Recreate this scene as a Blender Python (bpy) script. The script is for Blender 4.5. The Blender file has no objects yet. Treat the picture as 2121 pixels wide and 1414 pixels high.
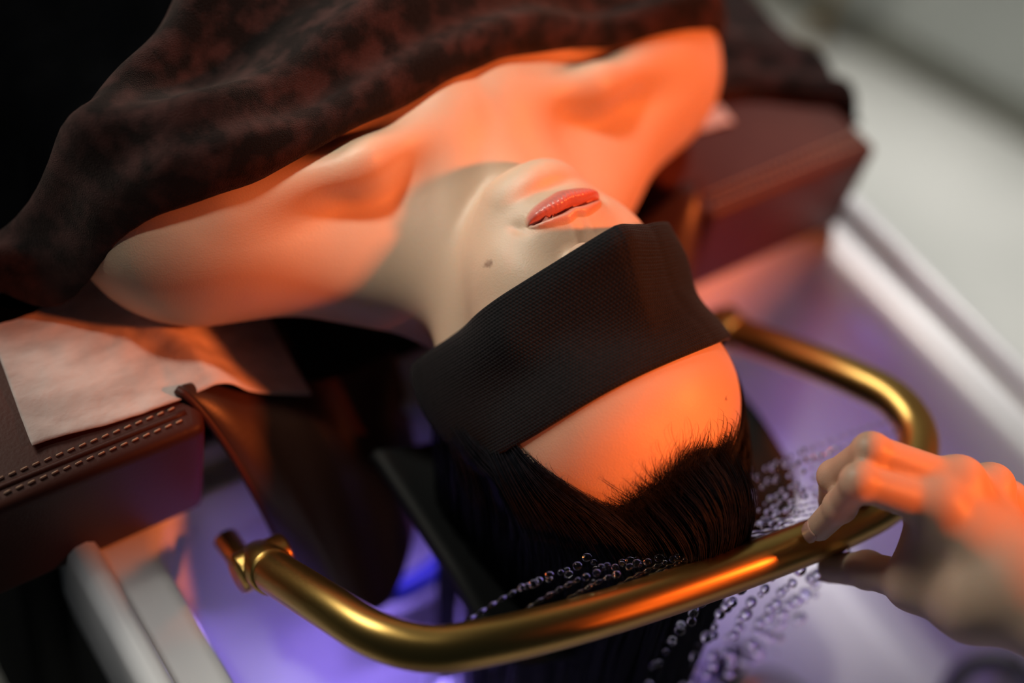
import bpy, bmesh, math, random
import numpy as np
from mathutils import Vector, Matrix
from mathutils.bvhtree import BVHTree

random.seed(7); rng = np.random.default_rng(7)
sc = bpy.context.scene
COL = sc.collection

# ------------------------------------------------------------------ camera
cb = np.array([-.560, -.704, .437]); cb /= np.linalg.norm(cb)
ct = np.array([.808, -.349, .475]); ct -= cb*(ct@cb); ct /= np.linalg.norm(ct)
CR = np.stack([ct, cb, np.cross(ct, cb)])
CAM = (-.432, -.330, 1.336)
cam_d = bpy.data.cameras.new('camera'); cam = bpy.data.objects.new('camera', cam_d); COL.objects.link(cam)
cam_d.sensor_width = 36; cam_d.lens = 50.0; cam_d.clip_start = .05; cam_d.clip_end = 50
mx = Matrix.Identity(4)
for i in range(3):
    mx[i][0] = CR[i][0]; mx[i][1] = -CR[i][1]; mx[i][2] = -CR[i][2]; mx[i][3] = CAM[i]
cam.matrix_world = mx
cam_d.dof.use_dof = True; cam_d.dof.focus_distance = .80; cam_d.dof.aperture_fstop = 1.25
sc.camera = cam

# ------------------------------------------------------------------ world, lights, exposure
w = bpy.data.worlds.new('world'); sc.world = w; w.use_nodes = True
w.node_tree.nodes['Background'].inputs[0].default_value = (.55, .75, 1, 1)
w.node_tree.nodes['Background'].inputs[1].default_value = .018
def area(name, loc, target, size, energy, color, size_y=None):
    d = bpy.data.lights.new(name, 'AREA'); d.energy = energy; d.color = color; d.size = size
    if size_y: d.shape = 'RECTANGLE'; d.size_y = size_y
    o = bpy.data.objects.new(name, d); COL.objects.link(o); o.location = loc
    o.rotation_euler = (Vector(target)-Vector(loc)).to_track_quat('-Z', 'Y').to_euler()
    return o
def spot(name, loc, target, energy, color, angle, blend, radius):
    d = bpy.data.lights.new(name, 'SPOT'); d.energy = energy; d.color = color; d.spot_size = math.radians(angle); d.spot_blend = blend; d.shadow_soft_size = radius
    o = bpy.data.objects.new(name, d); COL.objects.link(o); o.location = loc
    o.rotation_euler = (Vector(target)-Vector(loc)).to_track_quat('-Z', 'Y').to_euler()
    return o
spot('red_spot_light', (.70, -.82, 1.44), (.135, .03, .70), 104, (1, .185, .035), 22.5, .3, .065)
spot('red_spot_light', (-.06, -1.0, 1.24), (-.022, -.088, .70), 50, (1, .185, .035), 7.2, .45, .03)  # added narrow red spot, only to redden the left forehead
spot('overhead_spot_light', (-.42, .70, 2.30), (-.02, .20, .72), 98, (1, .95, .80), 17.5, 1.0, .10)
spot('overhead_spot_light', (-.75, -.25, 2.4), (-.300, -.03, .56), 46, (1, .97, .9), 7.5, .6, .03)  # added spot without a fixture, brightens the left basin rail
spot('overhead_spot_light', (.82, .50, 2.4), (.74, .16, 0), 135, (1, .97, .93), 38, .7, .05)  # added spot without a fixture, lifts the right rail and floor
area('window_light', (-.68, 1.72, 2.06), (.1, .1, .65), .8, 26, (1, .95, .82))
area('basin_led_light', (.0, .075, .47), (0, -.35, .36), .34, .62, (.33, .22, 1), .015)
sc.view_settings.view_transform = 'Standard'; sc.view_settings.look = 'None'
sc.view_settings.exposure = 0.0; sc.view_settings.gamma = 1.0; sc.view_settings.use_curve_mapping = False

# ------------------------------------------------------------------ helpers
def link(o, parent=None):
    COL.objects.link(o)
    if parent is not None:
        o.parent = parent
    return o
def mesh_obj(name, verts, faces, mat, parent=None, smooth=True):
    me = bpy.data.meshes.new(name); me.from_pydata([tuple(v) for v in verts], [], [tuple(f) for f in faces]); me.update()
    if smooth: me.polygons.foreach_set('use_smooth', [True]*len(me.polygons))
    if mat: me.materials.append(mat)
    return link(bpy.data.objects.new(name, me), parent)
def np_mesh(name, V, Q, mat, parent=None, smooth=True):
    """fast mesh from numpy: V (n,3), Q (m,k) all faces with k corners"""
    V = np.asarray(V, np.float32); Q = np.asarray(Q, np.int32); k = Q.shape[1]
    me = bpy.data.meshes.new(name)
    me.vertices.add(len(V)); me.vertices.foreach_set('co', V.ravel())
    me.loops.add(Q.size); me.loops.foreach_set('vertex_index', Q.ravel())
    me.polygons.add(len(Q)); me.polygons.foreach_set('loop_start', np.arange(0, Q.size, k, dtype=np.int32))
    me.update(calc_edges=True); me.validate()
    me.polygons.foreach_set('use_smooth', np.full(len(me.polygons), smooth))
    if mat: me.materials.append(mat)
    return link(bpy.data.objects.new(name, me), parent)
def bm_obj(name, bm, mat, parent=None, smooth=True):
    me = bpy.data.meshes.new(name); bm.normal_update(); bm.to_mesh(me); bm.free()
    if smooth: me.polygons.foreach_set('use_smooth', [True]*len(me.polygons))
    if mat: me.materials.append(mat)
    return link(bpy.data.objects.new(name, me), parent)
def tag(o, label=None, cat=None, group=None, kind=None):
    if label: o['label'] = label
    if cat: o['category'] = cat
    if group: o['group'] = group
    if kind: o['kind'] = kind
    return o
def empty(name, loc=(0, 0, 0)):
    o = bpy.data.objects.new(name, None); COL.objects.link(o); o.location = loc; o.empty_display_size = .02
    return o
def fixpar(o, p):
    o.parent = p; o.matrix_parent_inverse = Matrix.Translation(p.location).inverted(); return o
def grid_faces(nu, nv, wrap_u=False):
    i = np.arange(nu if wrap_u else nu-1)[:, None]; j = np.arange(nv-1)[None, :]
    i2 = (i+1) % nu
    return np.stack([i*nv+j, i2*nv+j, i2*nv+j+1, i*nv+j+1], -1).reshape(-1, 4)
def box_bm(x0, x1, y0, y1, z0, z1, bev=.004, seg=3):
    bm = bmesh.new(); bmesh.ops.create_cube(bm, size=1)
    for v in bm.verts:
        v.co = Vector(((x0+x1)/2+v.co.x*(x1-x0), (y0+y1)/2+v.co.y*(y1-y0), (z0+z1)/2+v.co.z*(z1-z0)))
    if bev: bmesh.ops.bevel(bm, geom=bm.edges[:], offset=bev, segments=seg, profile=.6, affect='EDGES')
    return bm
def catmull(P, n):
    P = np.asarray(P, float); P = np.vstack([2*P[0]-P[1], P, 2*P[-1]-P[-2]])
    out = []; m = len(P)-3
    for k in range(n):
        s = k/(n-1)*m; i = min(int(s), m-1); t = s-i
        a, b, c, d = P[i:i+4]
        out.append(.5*((2*b)+(-a+c)*t+(2*a-5*b+4*c-d)*t*t+(-a+3*b-3*c+d)*t**3))
    return np.array(out)
def sweep(P, rad, ns=12, cap=True):
    """tube along P with radius array; returns V, quad faces"""
    P = np.asarray(P, float); n = len(P); rad = np.broadcast_to(rad, (n,))
    T = np.gradient(P, axis=0); T /= np.linalg.norm(T, axis=1)[:, None]+1e-12
    N = np.zeros_like(P); a = np.array([0, 0, 1.]) if abs(T[0, 2]) < .9 else np.array([1., 0, 0])
    nrm = np.cross(T[0], a); nrm /= np.linalg.norm(nrm)
    for i in range(n):
        nrm = nrm-T[i]*(nrm@T[i]); nrm /= np.linalg.norm(nrm); N[i] = nrm
    B = np.cross(T, N); th = np.arange(ns)/ns*2*np.pi
    V = P[:, None]+rad[:, None, None]*(np.cos(th)[None, :, None]*N[:, None]+np.sin(th)[None, :, None]*B[:, None])
    V = V.reshape(-1, 3); F = []
    for i in range(n-1):
        for j in range(ns):
            F.append((i*ns+j, i*ns+(j+1) % ns, (i+1)*ns+(j+1) % ns, (i+1)*ns+j))
    if cap:
        F.append(tuple(range(ns))[::-1]); F.append(tuple((n-1)*ns+j for j in range(ns)))
    return V, F

# ------------------------------------------------------------------ materials
def mat(name, color, rough=.5, **kw):
    m = bpy.data.materials.new(name); m.use_nodes = True
    b = m.node_tree.nodes['Principled BSDF']
    b.inputs['Base Color'].default_value = (*color, 1); b.inputs['Roughness'].default_value = rough
    for k, v in kw.items(): b.inputs[k].default_value = v
    return m
def nodes(m): return m.node_tree.nodes, m.node_tree.links, m.node_tree.nodes['Principled BSDF']
def add_noise(m, scale, bump=.1, dist=.002, c1=None, c2=None, detail=4, rlo=None, rhi=None, stretch=None, lo=.35, hi=.65):
    N, L, b = nodes(m)
    tc = N.new('ShaderNodeTexCoord'); no = N.new('ShaderNodeTexNoise')
    no.inputs['Scale'].default_value = scale; no.inputs['Detail'].default_value = detail
    if stretch:
        mp = N.new('ShaderNodeMapping'); mp.inputs['Scale'].default_value = stretch
        L.new(tc.outputs['Object'], mp.inputs[0]); L.new(mp.outputs[0], no.inputs['Vector'])
    else: L.new(tc.outputs['Object'], no.inputs['Vector'])
    if c1:
        r = N.new('ShaderNodeValToRGB'); r.color_ramp.elements[0].position = lo; r.color_ramp.elements[1].position = hi
        r.color_ramp.elements[0].color = (*c1, 1); r.color_ramp.elements[1].color = (*c2, 1)
        L.new(no.outputs['Fac'], r.inputs[0]); L.new(r.outputs[0], b.inputs['Base Color'])
    if rlo is not None:
        mr = N.new('ShaderNodeMapRange'); mr.inputs['To Min'].default_value = rlo; mr.inputs['To Max'].default_value = rhi
        L.new(no.outputs['Fac'], mr.inputs[0]); L.new(mr.outputs[0], b.inputs['Roughness'])
    if bump:
        bp = N.new('ShaderNodeBump'); bp.inputs['Strength'].default_value = bump; bp.inputs['Distance'].default_value = dist
        L.new(no.outputs['Fac'], bp.inputs['Height'])
        old = b.inputs['Normal'].links
        if old: L.new(old[0].from_socket, bp.inputs['Normal'])
        L.new(bp.outputs[0], b.inputs['Normal'])
    return m
M = {}
M['floor'] = add_noise(mat('floor_tile', (.5, .5, .48), .35), 3, 0, c1=(.66, .67, .64), c2=(.80, .80, .77))
M['grout'] = mat('grout', (.35, .35, .33), .8)
M['wall'] = add_noise(mat('wall_paint', (.5, .52, .5), .7), 5, .05, c1=(.52, .55, .53), c2=(.58, .61, .59))
M['base'] = add_noise(mat('baseboard_paint', (.2, .2, .17), .5), 8, 0, c1=(.17, .17, .14), c2=(.23, .23, .19))
M['mat'] = add_noise(mat('black_mat', (.006, .007, .008), .8), 200, .2)
M['leather'] = add_noise(add_noise(mat('brown_leather', (.10, .035, .02), .5, **{'Specular IOR Level': .3}), 7, .0, c1=(.058, .014, .009), c2=(.088, .023, .014)), 420, .25, .0006)
M['leather_dark'] = add_noise(add_noise(mat('dark_leather', (.06, .024, .015), .4), 7, 0, c1=(.035, .013, .008), c2=(.055, .02, .012)), 420, .2, .0006)
M['thread'] = mat('thread', (.55, .33, .22), .7)
M['black'] = add_noise(mat('black_base', (.012, .013, .014), .5), 60, .05)
M['paper'] = add_noise(add_noise(mat('paper', (.62, .50, .47), .85), 30, .25, .004, c1=(.50, .40, .375), c2=(.70, .58, .55), stretch=(1, 2.2, 1)), 380, .35, .001)
M['ceramic'] = add_noise(mat('white_acrylic', (.74, .74, .76), .3), 4, 0, c1=(.70, .70, .72), c2=(.78, .78, .80))
M['silicone'] = add_noise(mat('black_silicone', (.009, .010, .011), .6, **{'Specular IOR Level': .2}), 90, .08, .0006)
M['brass'] = add_noise(mat('brushed_brass', (.52, .33, .10), .36, Metallic=1.0), 900, .05, .0003, rlo=.28, rhi=.38)
M['brass_dull'] = add_noise(mat('aged_brass', (.30, .20, .09), .42, Metallic=.8), 60, .05)
M['steel'] = add_noise(mat('steel', (.45, .45, .47), .3, Metallic=1.0), 200, .03, rlo=.25, rhi=.35)
M['rubber'] = add_noise(mat('rubber', (.02, .02, .022), .5), 120, .1)
M['hose'] = add_noise(mat('hose_metal', (.20, .20, .22), .35, Metallic=.8), 150, .05)
M['blue'] = add_noise(mat('blue_plastic', (.02, .03, .25), .35), 60, .03)
M['water'] = mat('water', (.95, .97, 1), .03, **{'Transmission Weight': 1.0, 'IOR': 1.33})
M['nail'] = mat('nail', (.70, .42, .34), .25)

def skin_mat():
    m = mat('skin', (.62, .42, .31), .48, **{'Subsurface Weight': .22, 'Subsurface Scale': .006})
    N, L, b = nodes(m)
    b.inputs['Subsurface Radius'].default_value = (1, .35, .2)
    tc = N.new('ShaderNodeTexCoord'); no = N.new('ShaderNodeTexNoise'); no.inputs['Scale'].default_value = 14; no.inputs['Detail'].default_value = 5
    L.new(tc.outputs['Object'], no.inputs[0])
    r = N.new('ShaderNodeValToRGB'); r.color_ramp.elements[0].position = .3; r.color_ramp.elements[1].position = .7
    r.color_ramp.elements[0].color = (.60, .42, .305, 1); r.color_ramp.elements[1].color = (.67, .475, .35, 1)
    L.new(no.outputs[0], r.inputs[0])
    at = N.new('ShaderNodeAttribute'); at.attribute_name = 'lip'
    mixn = N.new('ShaderNodeMix'); mixn.data_type = 'RGBA'
    L.new(at.outputs['Fac'], mixn.inputs['Factor']); L.new(r.outputs[0], mixn.inputs['A']); mixn.inputs['B'].default_value = (.56, .165, .14, 1)
    at2 = N.new('ShaderNodeAttribute'); at2.attribute_name = 'mole'
    mix2 = N.new('ShaderNodeMix'); mix2.data_type = 'RGBA'
    L.new(at2.outputs['Fac'], mix2.inputs['Factor']); L.new(mixn.outputs['Result'], mix2.inputs['A']); mix2.inputs['B'].default_value = (.12, .05, .035, 1)
    L.new(mix2.outputs['Result'], b.inputs['Base Color'])
    mr = N.new('ShaderNodeMapRange'); mr.inputs['To Min'].default_value = .48; mr.inputs['To Max'].default_value = .30
    L.new(at.outputs['Fac'], mr.inputs[0]); L.new(mr.outputs[0], b.inputs['Roughness'])
    vo = N.new('ShaderNodeTexVoronoi'); vo.inputs['Scale'].default_value = 900
    L.new(tc.outputs['Object'], vo.inputs['Vector'])
    n2 = N.new('ShaderNodeTexNoise'); n2.inputs['Scale'].default_value = 350; L.new(tc.outputs['Object'], n2.inputs[0])
    ad = N.new('ShaderNodeMath'); L.new(vo.outputs['Distance'], ad.inputs[0]); L.new(n2.outputs[0], ad.inputs[1])
    bp = N.new('ShaderNodeBump'); bp.inputs['Strength'].default_value = .12; bp.inputs['Distance'].default_value = .0006
    L.new(ad.outputs[0], bp.inputs['Height']); L.new(bp.outputs[0], b.inputs['Normal'])
    return m
M['skin'] = skin_mat()
M['hair'] = mat('black_hair', (.006, .007, .010), .5, **{'Specular IOR Level': .12})
add_noise(M['hair'], 300, 0, c1=(.004, .005, .008), c2=(.010, .011, .017))
def plush(name, c1, c2, sheen, sc1):
    m = mat(name, c1, .9, **{'Sheen Weight': sheen, 'Sheen Roughness': .45, 'Specular IOR Level': .15 if sheen else 0.0})
    m.node_tree.nodes['Principled BSDF'].inputs['Sheen Tint'].default_value = (.75, .5, .45, 1)
    add_noise(m, sc1, 0, c1=c1, c2=c2, detail=7, lo=.42, hi=.66)
    add_noise(m, 1400, .9, .002)
    return m
M['towel'] = plush('brown_plush', (.0040, .0024, .0027), (.046, .019, .018), .14, 64)
M['shaded_cloth'] = plush('shaded_plush', (.0022, .0024, .003), (.004, .0042, .005), .0, 20)  # near-black colour carries the deep shade beyond the towel ridge
M['band'] = mat('black_knit', (.016, .015, .019), .85, **{'Sheen Weight': .08, 'Sheen Roughness': .4, 'Specular IOR Level': .25})
add_noise(M['band'], 500, .15, .0005, c1=(.0036, .0034, .0048), c2=(.0085, .0072, .0092))

# ------------------------------------------------------------------ setting
tag(mesh_obj('floor', [(-3, -3, -.012), (4, -3, -.012), (4, 5, -.012), (-3, 5, -.012)], [(0, 1, 2, 3)], M['grout']), 'light grey tiled floor', kind='structure')
fl = bpy.data.objects['floor']
# wall line on the right
WA = Vector((1.231, .705, 0)); WD = Vector((-.118, .303, 0)).normalized(); WN = Vector((WD.y, -WD.x, 0))   # points away from the bed
tb = box_bm(-.298, .298, -.298, .298, -.012, 0, .003, 2); tme = bpy.data.meshes.new('tile'); tb.to_mesh(tme); tb.free(); tme.materials.append(M['floor'])
for i in range(-2, 5):
    for j in range(-4, 7):
        c = WA+WD*(j*.6+.31)-WN*(i*.6+.30)
        if c.y < -1.2 or c.x < -1.3 or c.y > 2.6: continue
        t = link(bpy.data.objects.new('tile', tme)); t.location = c; t.rotation_euler.z = math.atan2(WD.y, WD.x); t.parent = fl
def wall_box(name, d0, d1, s0, s1, z0, z1, m, bev=0):
    bm = bmesh.new(); bmesh.ops.create_cube(bm, size=1)
    for v in bm.verts:
        p = WA+WD*(s0 if v.co.x < 0 else s1)+WN*(d0 if v.co.y < 0 else d1); v.co = Vector((p.x, p.y, z0 if v.co.z < 0 else z1))
    bmesh.ops.recalc_face_normals(bm, faces=bm.faces)
    if bev: bmesh.ops.bevel(bm, geom=bm.edges[:], offset=bev, segments=2, affect='EDGES')
    return tag(bm_obj(name, bm, m, smooth=False), kind='structure')
wall_box('wall_right', .012, .10, -1.6, 2.6, -.012, 2.6, M['wall'])
wall_box('baseboard_right', 0, .012, -1.6, 2.6, 0, .05, M['base'], .003)

# brass pipe standing by the wall
px, py = 1.185, .722
V, F = sweep([(px, py, .004), (px, py, .5), (px, py, 1.3)], .010, 20)
pr = tag(empty('brass_pipe', (px, py, 0)), 'brass pipe standing upright on the floor by the grey wall', 'pipe')
fixpar(mesh_obj('pipe', V, F, M['brass_dull']), pr)
V, F = sweep([(px, py, 0), (px, py, .006), (px, py, .010), (px, py, .03)], [.017, .017, .0135, .012], 20)
fixpar(mesh_obj('foot_flange', V, F, M['brass_dull']), pr)

# black mat on the near-left floor
bm = box_bm(-1.5, -.306, -1.0, 2.2, 0, .008, .003, 2)
tag(bm_obj('floor_mat', bm, M['mat']), 'black rubber mat on the floor beside the bed', 'mat')

# ------------------------------------------------------------------ bed
BX0, BX1, BY0, BZ = -.345, .372, .097, .64
bed = tag(empty('massage_bed', (.0, .9, 0)), 'brown leather massage bed with stitched edge and neck cutout', 'bed')
CUT0, CUT1, CUTY = -.200, .200, .30          # neck cutout in plan
def bed_outline():
    return [(BX0, BY0), (CUT0, BY0), (CUT0+.035, CUTY-.10), (CUT0+.11, CUTY), (CUT1-.11, CUTY), (CUT1-.035, CUTY-.10), (CUT1, BY0), (BX1, BY0), (BX1, 2.0), (BX0, 2.0)]
bm = bmesh.new(); vs = [bm.verts.new((x, y, .55)) for x, y in bed_outline()]
f = bm.faces.new(vs); ex = bmesh.ops.extrude_face_region(bm, geom=[f])
for v in [g for g in ex['geom'] if isinstance(g, bmesh.types.BMVert)]: v.co.z = BZ
bmesh.ops.recalc_face_normals(bm, faces=bm.faces)
bmesh.ops.bevel(bm, geom=[e for e in bm.edges], offset=.008, segments=4, profile=.6, affect='EDGES')
fixpar(bm_obj('mattress', bm, M['leather']), bed)
fixpar(bm_obj('bed_frame', box_bm(BX0+.038, BX1-.04, .145, 1.95, .08, .548, .01), M['black']), bed)
for sx in (BX0+.10, BX1-.10):
    for sy in (.46, 1.86):
        fixpar(bm_obj('foot', box_bm(sx-.03, sx+.03, sy-.03, sy+.03, 0, .08, .006), M['black']), bed)
# welt seam and stitches along the top front edge
for (xa, xb) in ((BX0+.006, CUT0-.006), (CUT1+.006, BX1-.006)):
    V, F = sweep([(xa+(xb-xa)*k/20, BY0+.0145, BZ-.0004) for k in range(21)], .0020, 8)
    fixpar(mesh_obj('welt', V, F, M['leather']), bed)
    n = int((xb-xa)/.0068)
    V, F = sweep([(-.0022, 0, 0), (-.0016, 0, .0007), (.0016, 0, .0007), (.0022, 0, 0)], [.0002, .0006, .0006, .0002], 6)
    stm = mesh_obj('stitch', V, F, M['thread']); sme = stm.data; bpy.data.objects.remove(stm)
    for k in range(n):
        for (dy, dz, ry) in ((.0095, .0, 0), (.0195, .0, 0)):
            o = link(bpy.data.objects.new('stitch', sme)); o.location = (xa+.004+k*.0068, BY0+dy+(.0016 if ry else 0), BZ+dz+.0003)
            o.rotation_euler = (ry, 0, .1); fixpar(o, bed)

# leather neck apron hanging from the cutout into the basin
def apron(side):
    nu, nv = 50, 60; V = []
    for i in range(nu):
        a = i/(nu-1)                       # 0 outer edge, 1 under the neck
        for j in range(nv):
            s = j/(nv-1)                   # 0 top (bed), 1 hanging tip
            x = -.205+a*.165
            ln = .125*(1-max(0, (a-.25)/.75)**2.2*.55)
            ln *= (1-.45*max(0, .18-a)/.18)**.5
            top_z = .645-.070*math.sin(min(1, a*1.15)*math.pi/2)**1.4
            top_y = .125+.010*a
            y = top_y-ln*s*.92
            z = top_z-.010*s-(.16*s**1.7)*(.45+.55*(1-a))
            x += .050*s*(1-a)
            z += (.0045*math.sin(a*15+s*2.5+.8)*(1-s*.3)+.004*math.sin(a*7-s*5))*min(1, .2+s*3)
            V.append((side*x, y, z))
    V = np.array(V); Q = grid_faces(nu, nv)
    return V, Q
V, Q = apron(1); V2, Q2 = apron(-1)
apr = tag(empty('neck_apron', (0, .12, .55)), 'dark brown leather apron hanging from the bed under the neck', 'apron')
for VV, QQ in ((V, Q), (V2, Q2[:, ::-1])):
    o = fixpar(np_mesh('apron_lobe', VV, QQ, M['leather_dark']), apr)
    md = o.modifiers.new('s', 'SOLIDIFY'); md.thickness = .004; md.offset = 0
    # piped edge along the outer border
    e = VV[:60]; Vt, Ft = sweep(e[::3], .0028, 8)
    fixpar(mesh_obj('piping', Vt, Ft, M['leather']), apr)

# ------------------------------------------------------------------ basin
def rrect(x0, x1, y0, y1, r, z, n=14):
    P = []
    for cx, cy, a0 in ((x1-r, y1-r, 0), (x0+r, y1-r, 90), (x0+r, y0+r, 180), (x1-r, y0+r, 270)):
        for k in range(n):
            a = math.radians(a0+90*k/(n-1)); P.append((cx+r*math.cos(a), cy+r*math.sin(a), z))
    return P
bas = tag(empty('wash_basin', (.05, -.2, 0)), 'white acrylic head wash basin glowing violet inside', 'basin')
AX0, AX1, AY0, AY1 = -.290, .398, -.52, .135
prof = [(0.004, .47, .03), (0, .50, .03), (0, .557, .03), (.0015, .565, .03), (.006, .570, .029), (.013, .571, .027), (.018, .567, .025), (.0205, .558, .024), (.022, .551, .022), (.026, .549, .022),
        (.044, .549, .030), (.050, .5475, .032), (.053, .543, .034), (.060, .50, .05), (.075, .42, .06), (.083, .392, .07), (.094, .374, .075), (.112, .364, .08), (.14, .361, .085), (.20, .358, .06)]
V = []; n = 56
for ins, z, r in prof: V += rrect(AX0+ins, AX1-ins, AY0+ins, AY1-ins*.55, r, z)
F = []
for i in range(len(prof)-1):
    for j in range(n): F.append((i*n+j, i*n+(j+1) % n, (i+1)*n+(j+1) % n, (i+1)*n+j))
F.append(tuple(range((len(prof)-1)*n, len(prof)*n)))
fixpar(mesh_obj('basin_shell', V, F, M['ceramic']), bas)
fixpar(bm_obj('cabinet', box_bm(AX0+.012, AX1-.012, AY0+.01, AY1-.01, 0, .345, .006), M['black']), bas)
for nm, b_ in (('side_panel', (AX0+.004, AX0+.010, AY0+.02, AY1-.02)), ('side_panel', (AX1-.010, AX1-.004, AY0+.02, AY1-.02)), ('end_panel', (AX0+.02, AX1-.02, AY0+.004, AY0+.010))):
    fixpar(bm_obj(nm, box_bm(*b_, .30, .5, .002), M['black']), bas)
# led strip on the wall of the basin under the bed
fixpar(bm_obj('led_strip', box_bm(-.17, .17, .079, .083, .463, .472, .001), M['black']), bas)
# drains and stopper
def drain(x, y, z, r, name, label):
    P = [(0, .012), (.25, .0115), (.45, .010), (.7, .008), (.9, .004), (1, 0)]
    V = [(x, y, z+.012)]; F = []
    for rr, h in P[1:]:
        for k in range(32): a = k/32*2*math.pi; V.append((x+rr*r*math.cos(a), y+rr*r*math.sin(a), z+h))
    for k in range(32): F.append((0, 1+k, 1+(k+1) % 32))
    for i in range(len(P)-2):
        for k in range(32): F.append((1+i*32+k, 1+(i+1)*32+k, 1+(i+1)*32+(k+1) % 32, 1+i*32+(k+1) % 32))
    root = tag(empty(name, (x, y, z)), label, 'drain cover')
    fixpar(mesh_obj('dome', V, F, M['steel']), root)
    tv, tf = sweep([(x+r*math.cos(a), y+r*math.sin(a), z+.001) for a in np.linspace(0, 2*math.pi, 40)], .003, 8)
    fixpar(mesh_obj('rim', tv, tf, M['steel']), root)
drain(.150, -.165, .3585, .034, 'drain_cover', 'round steel drain cover in the basin right of the hair')
drain(-.052, -.035, .3605, .030, 'drain_cover', 'round steel drain cover in the basin left of the hair')
sp = tag(empty('drain_stopper', (.140, -.118, .359)), 'small black rubber stopper lying in the basin', 'stopper')
V, F = sweep([(.140, -.118, .359+h) for h in (0, .002, .012, .016, .018, .030, .034, .036)], [.0115, .013, .011, .009, .004, .004, .007, .003], 24)
fixpar(mesh_obj('stopper_body', V, F, M['rubber']), sp)
# shower hose in the basin at lower right: ribbed
hp = catmull([(.235, -.275, .375), (.262, -.235, .385), (.292, -.222, .40), (.318, -.245, .41), (.315, -.30, .40), (.30, -.36, .39)], 260)
hr = .0085+.0011*np.sin(np.arange(260)*2*np.pi/4)
V, F = sweep(hp, hr, 16)
ho = tag(empty('shower_hose', (.3, -.25, .37)), 'ribbed grey shower hose curled in the basin beside the forearm', 'hose')
fixpar(mesh_obj('hose', V, F, M['hose']), ho)
V, F = sweep(hp[:18]+np.array([0, 0, .0]), .0115, 20); fixpar(mesh_obj('connector', V, F, M['steel']), ho)
# blue tube below the apron
V, F = sweep(catmull([(-.085, .055, .405), (-.06, .048, .40), (-.03, .05, .40), (.0, .06, .405)], 40), .009, 16)
tb_ = tag(empty('blue_tube', (-.04, .05, .40)), 'short dark blue tube in the basin behind the leather apron', 'tube')
fixpar(mesh_obj('tube', V, F, M['blue']), tb_)
for p, q in (((-.092, .057, .405), (-.083, .0545, .405)), ((-.002, .0595, .405), (.008, .063, .405))):
    V, F = sweep([p, q], .0108, 16); fixpar(mesh_obj('end_cap', V, F, M['blue']), tb_)

# black head rest tray
hrst = tag(empty('head_rest', (.02, 0, .56)), 'black silicone head rest tray under the wet hair', 'head rest')
nu, nv = 33, 40; V = []
for i in range(nu):
    a = -1+2*i/(nu-1)
    for j in range(nv):
        s = j/(nv-1); y = .07-.165*s
        hw = .131
        if s > .80: hw -= .030*(1-math.sqrt(max(0, 1-((s-.80)/.20)**2)))
        x = .036+a*hw
        z = .575-.01*s-.038*(1-abs(a)**2.2)-.055*max(0, s-.55)**1.5
        V.append((x, y, z))
o = fixpar(np_mesh('tray', V, grid_faces(nu, nv)[:, ::-1], M['silicone']), hrst); md = o.modifiers.new('s', 'SOLIDIFY'); md.thickness = .008; md.offset = 0
V, F = sweep(catmull([(.016, .06, .548), (.016, .075, .53), (.016, .085, .50), (.016, .09, .44)], 16), .012, 12)
fixpar(mesh_obj('bracket', V, F, M['silicone']), hrst)

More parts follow.
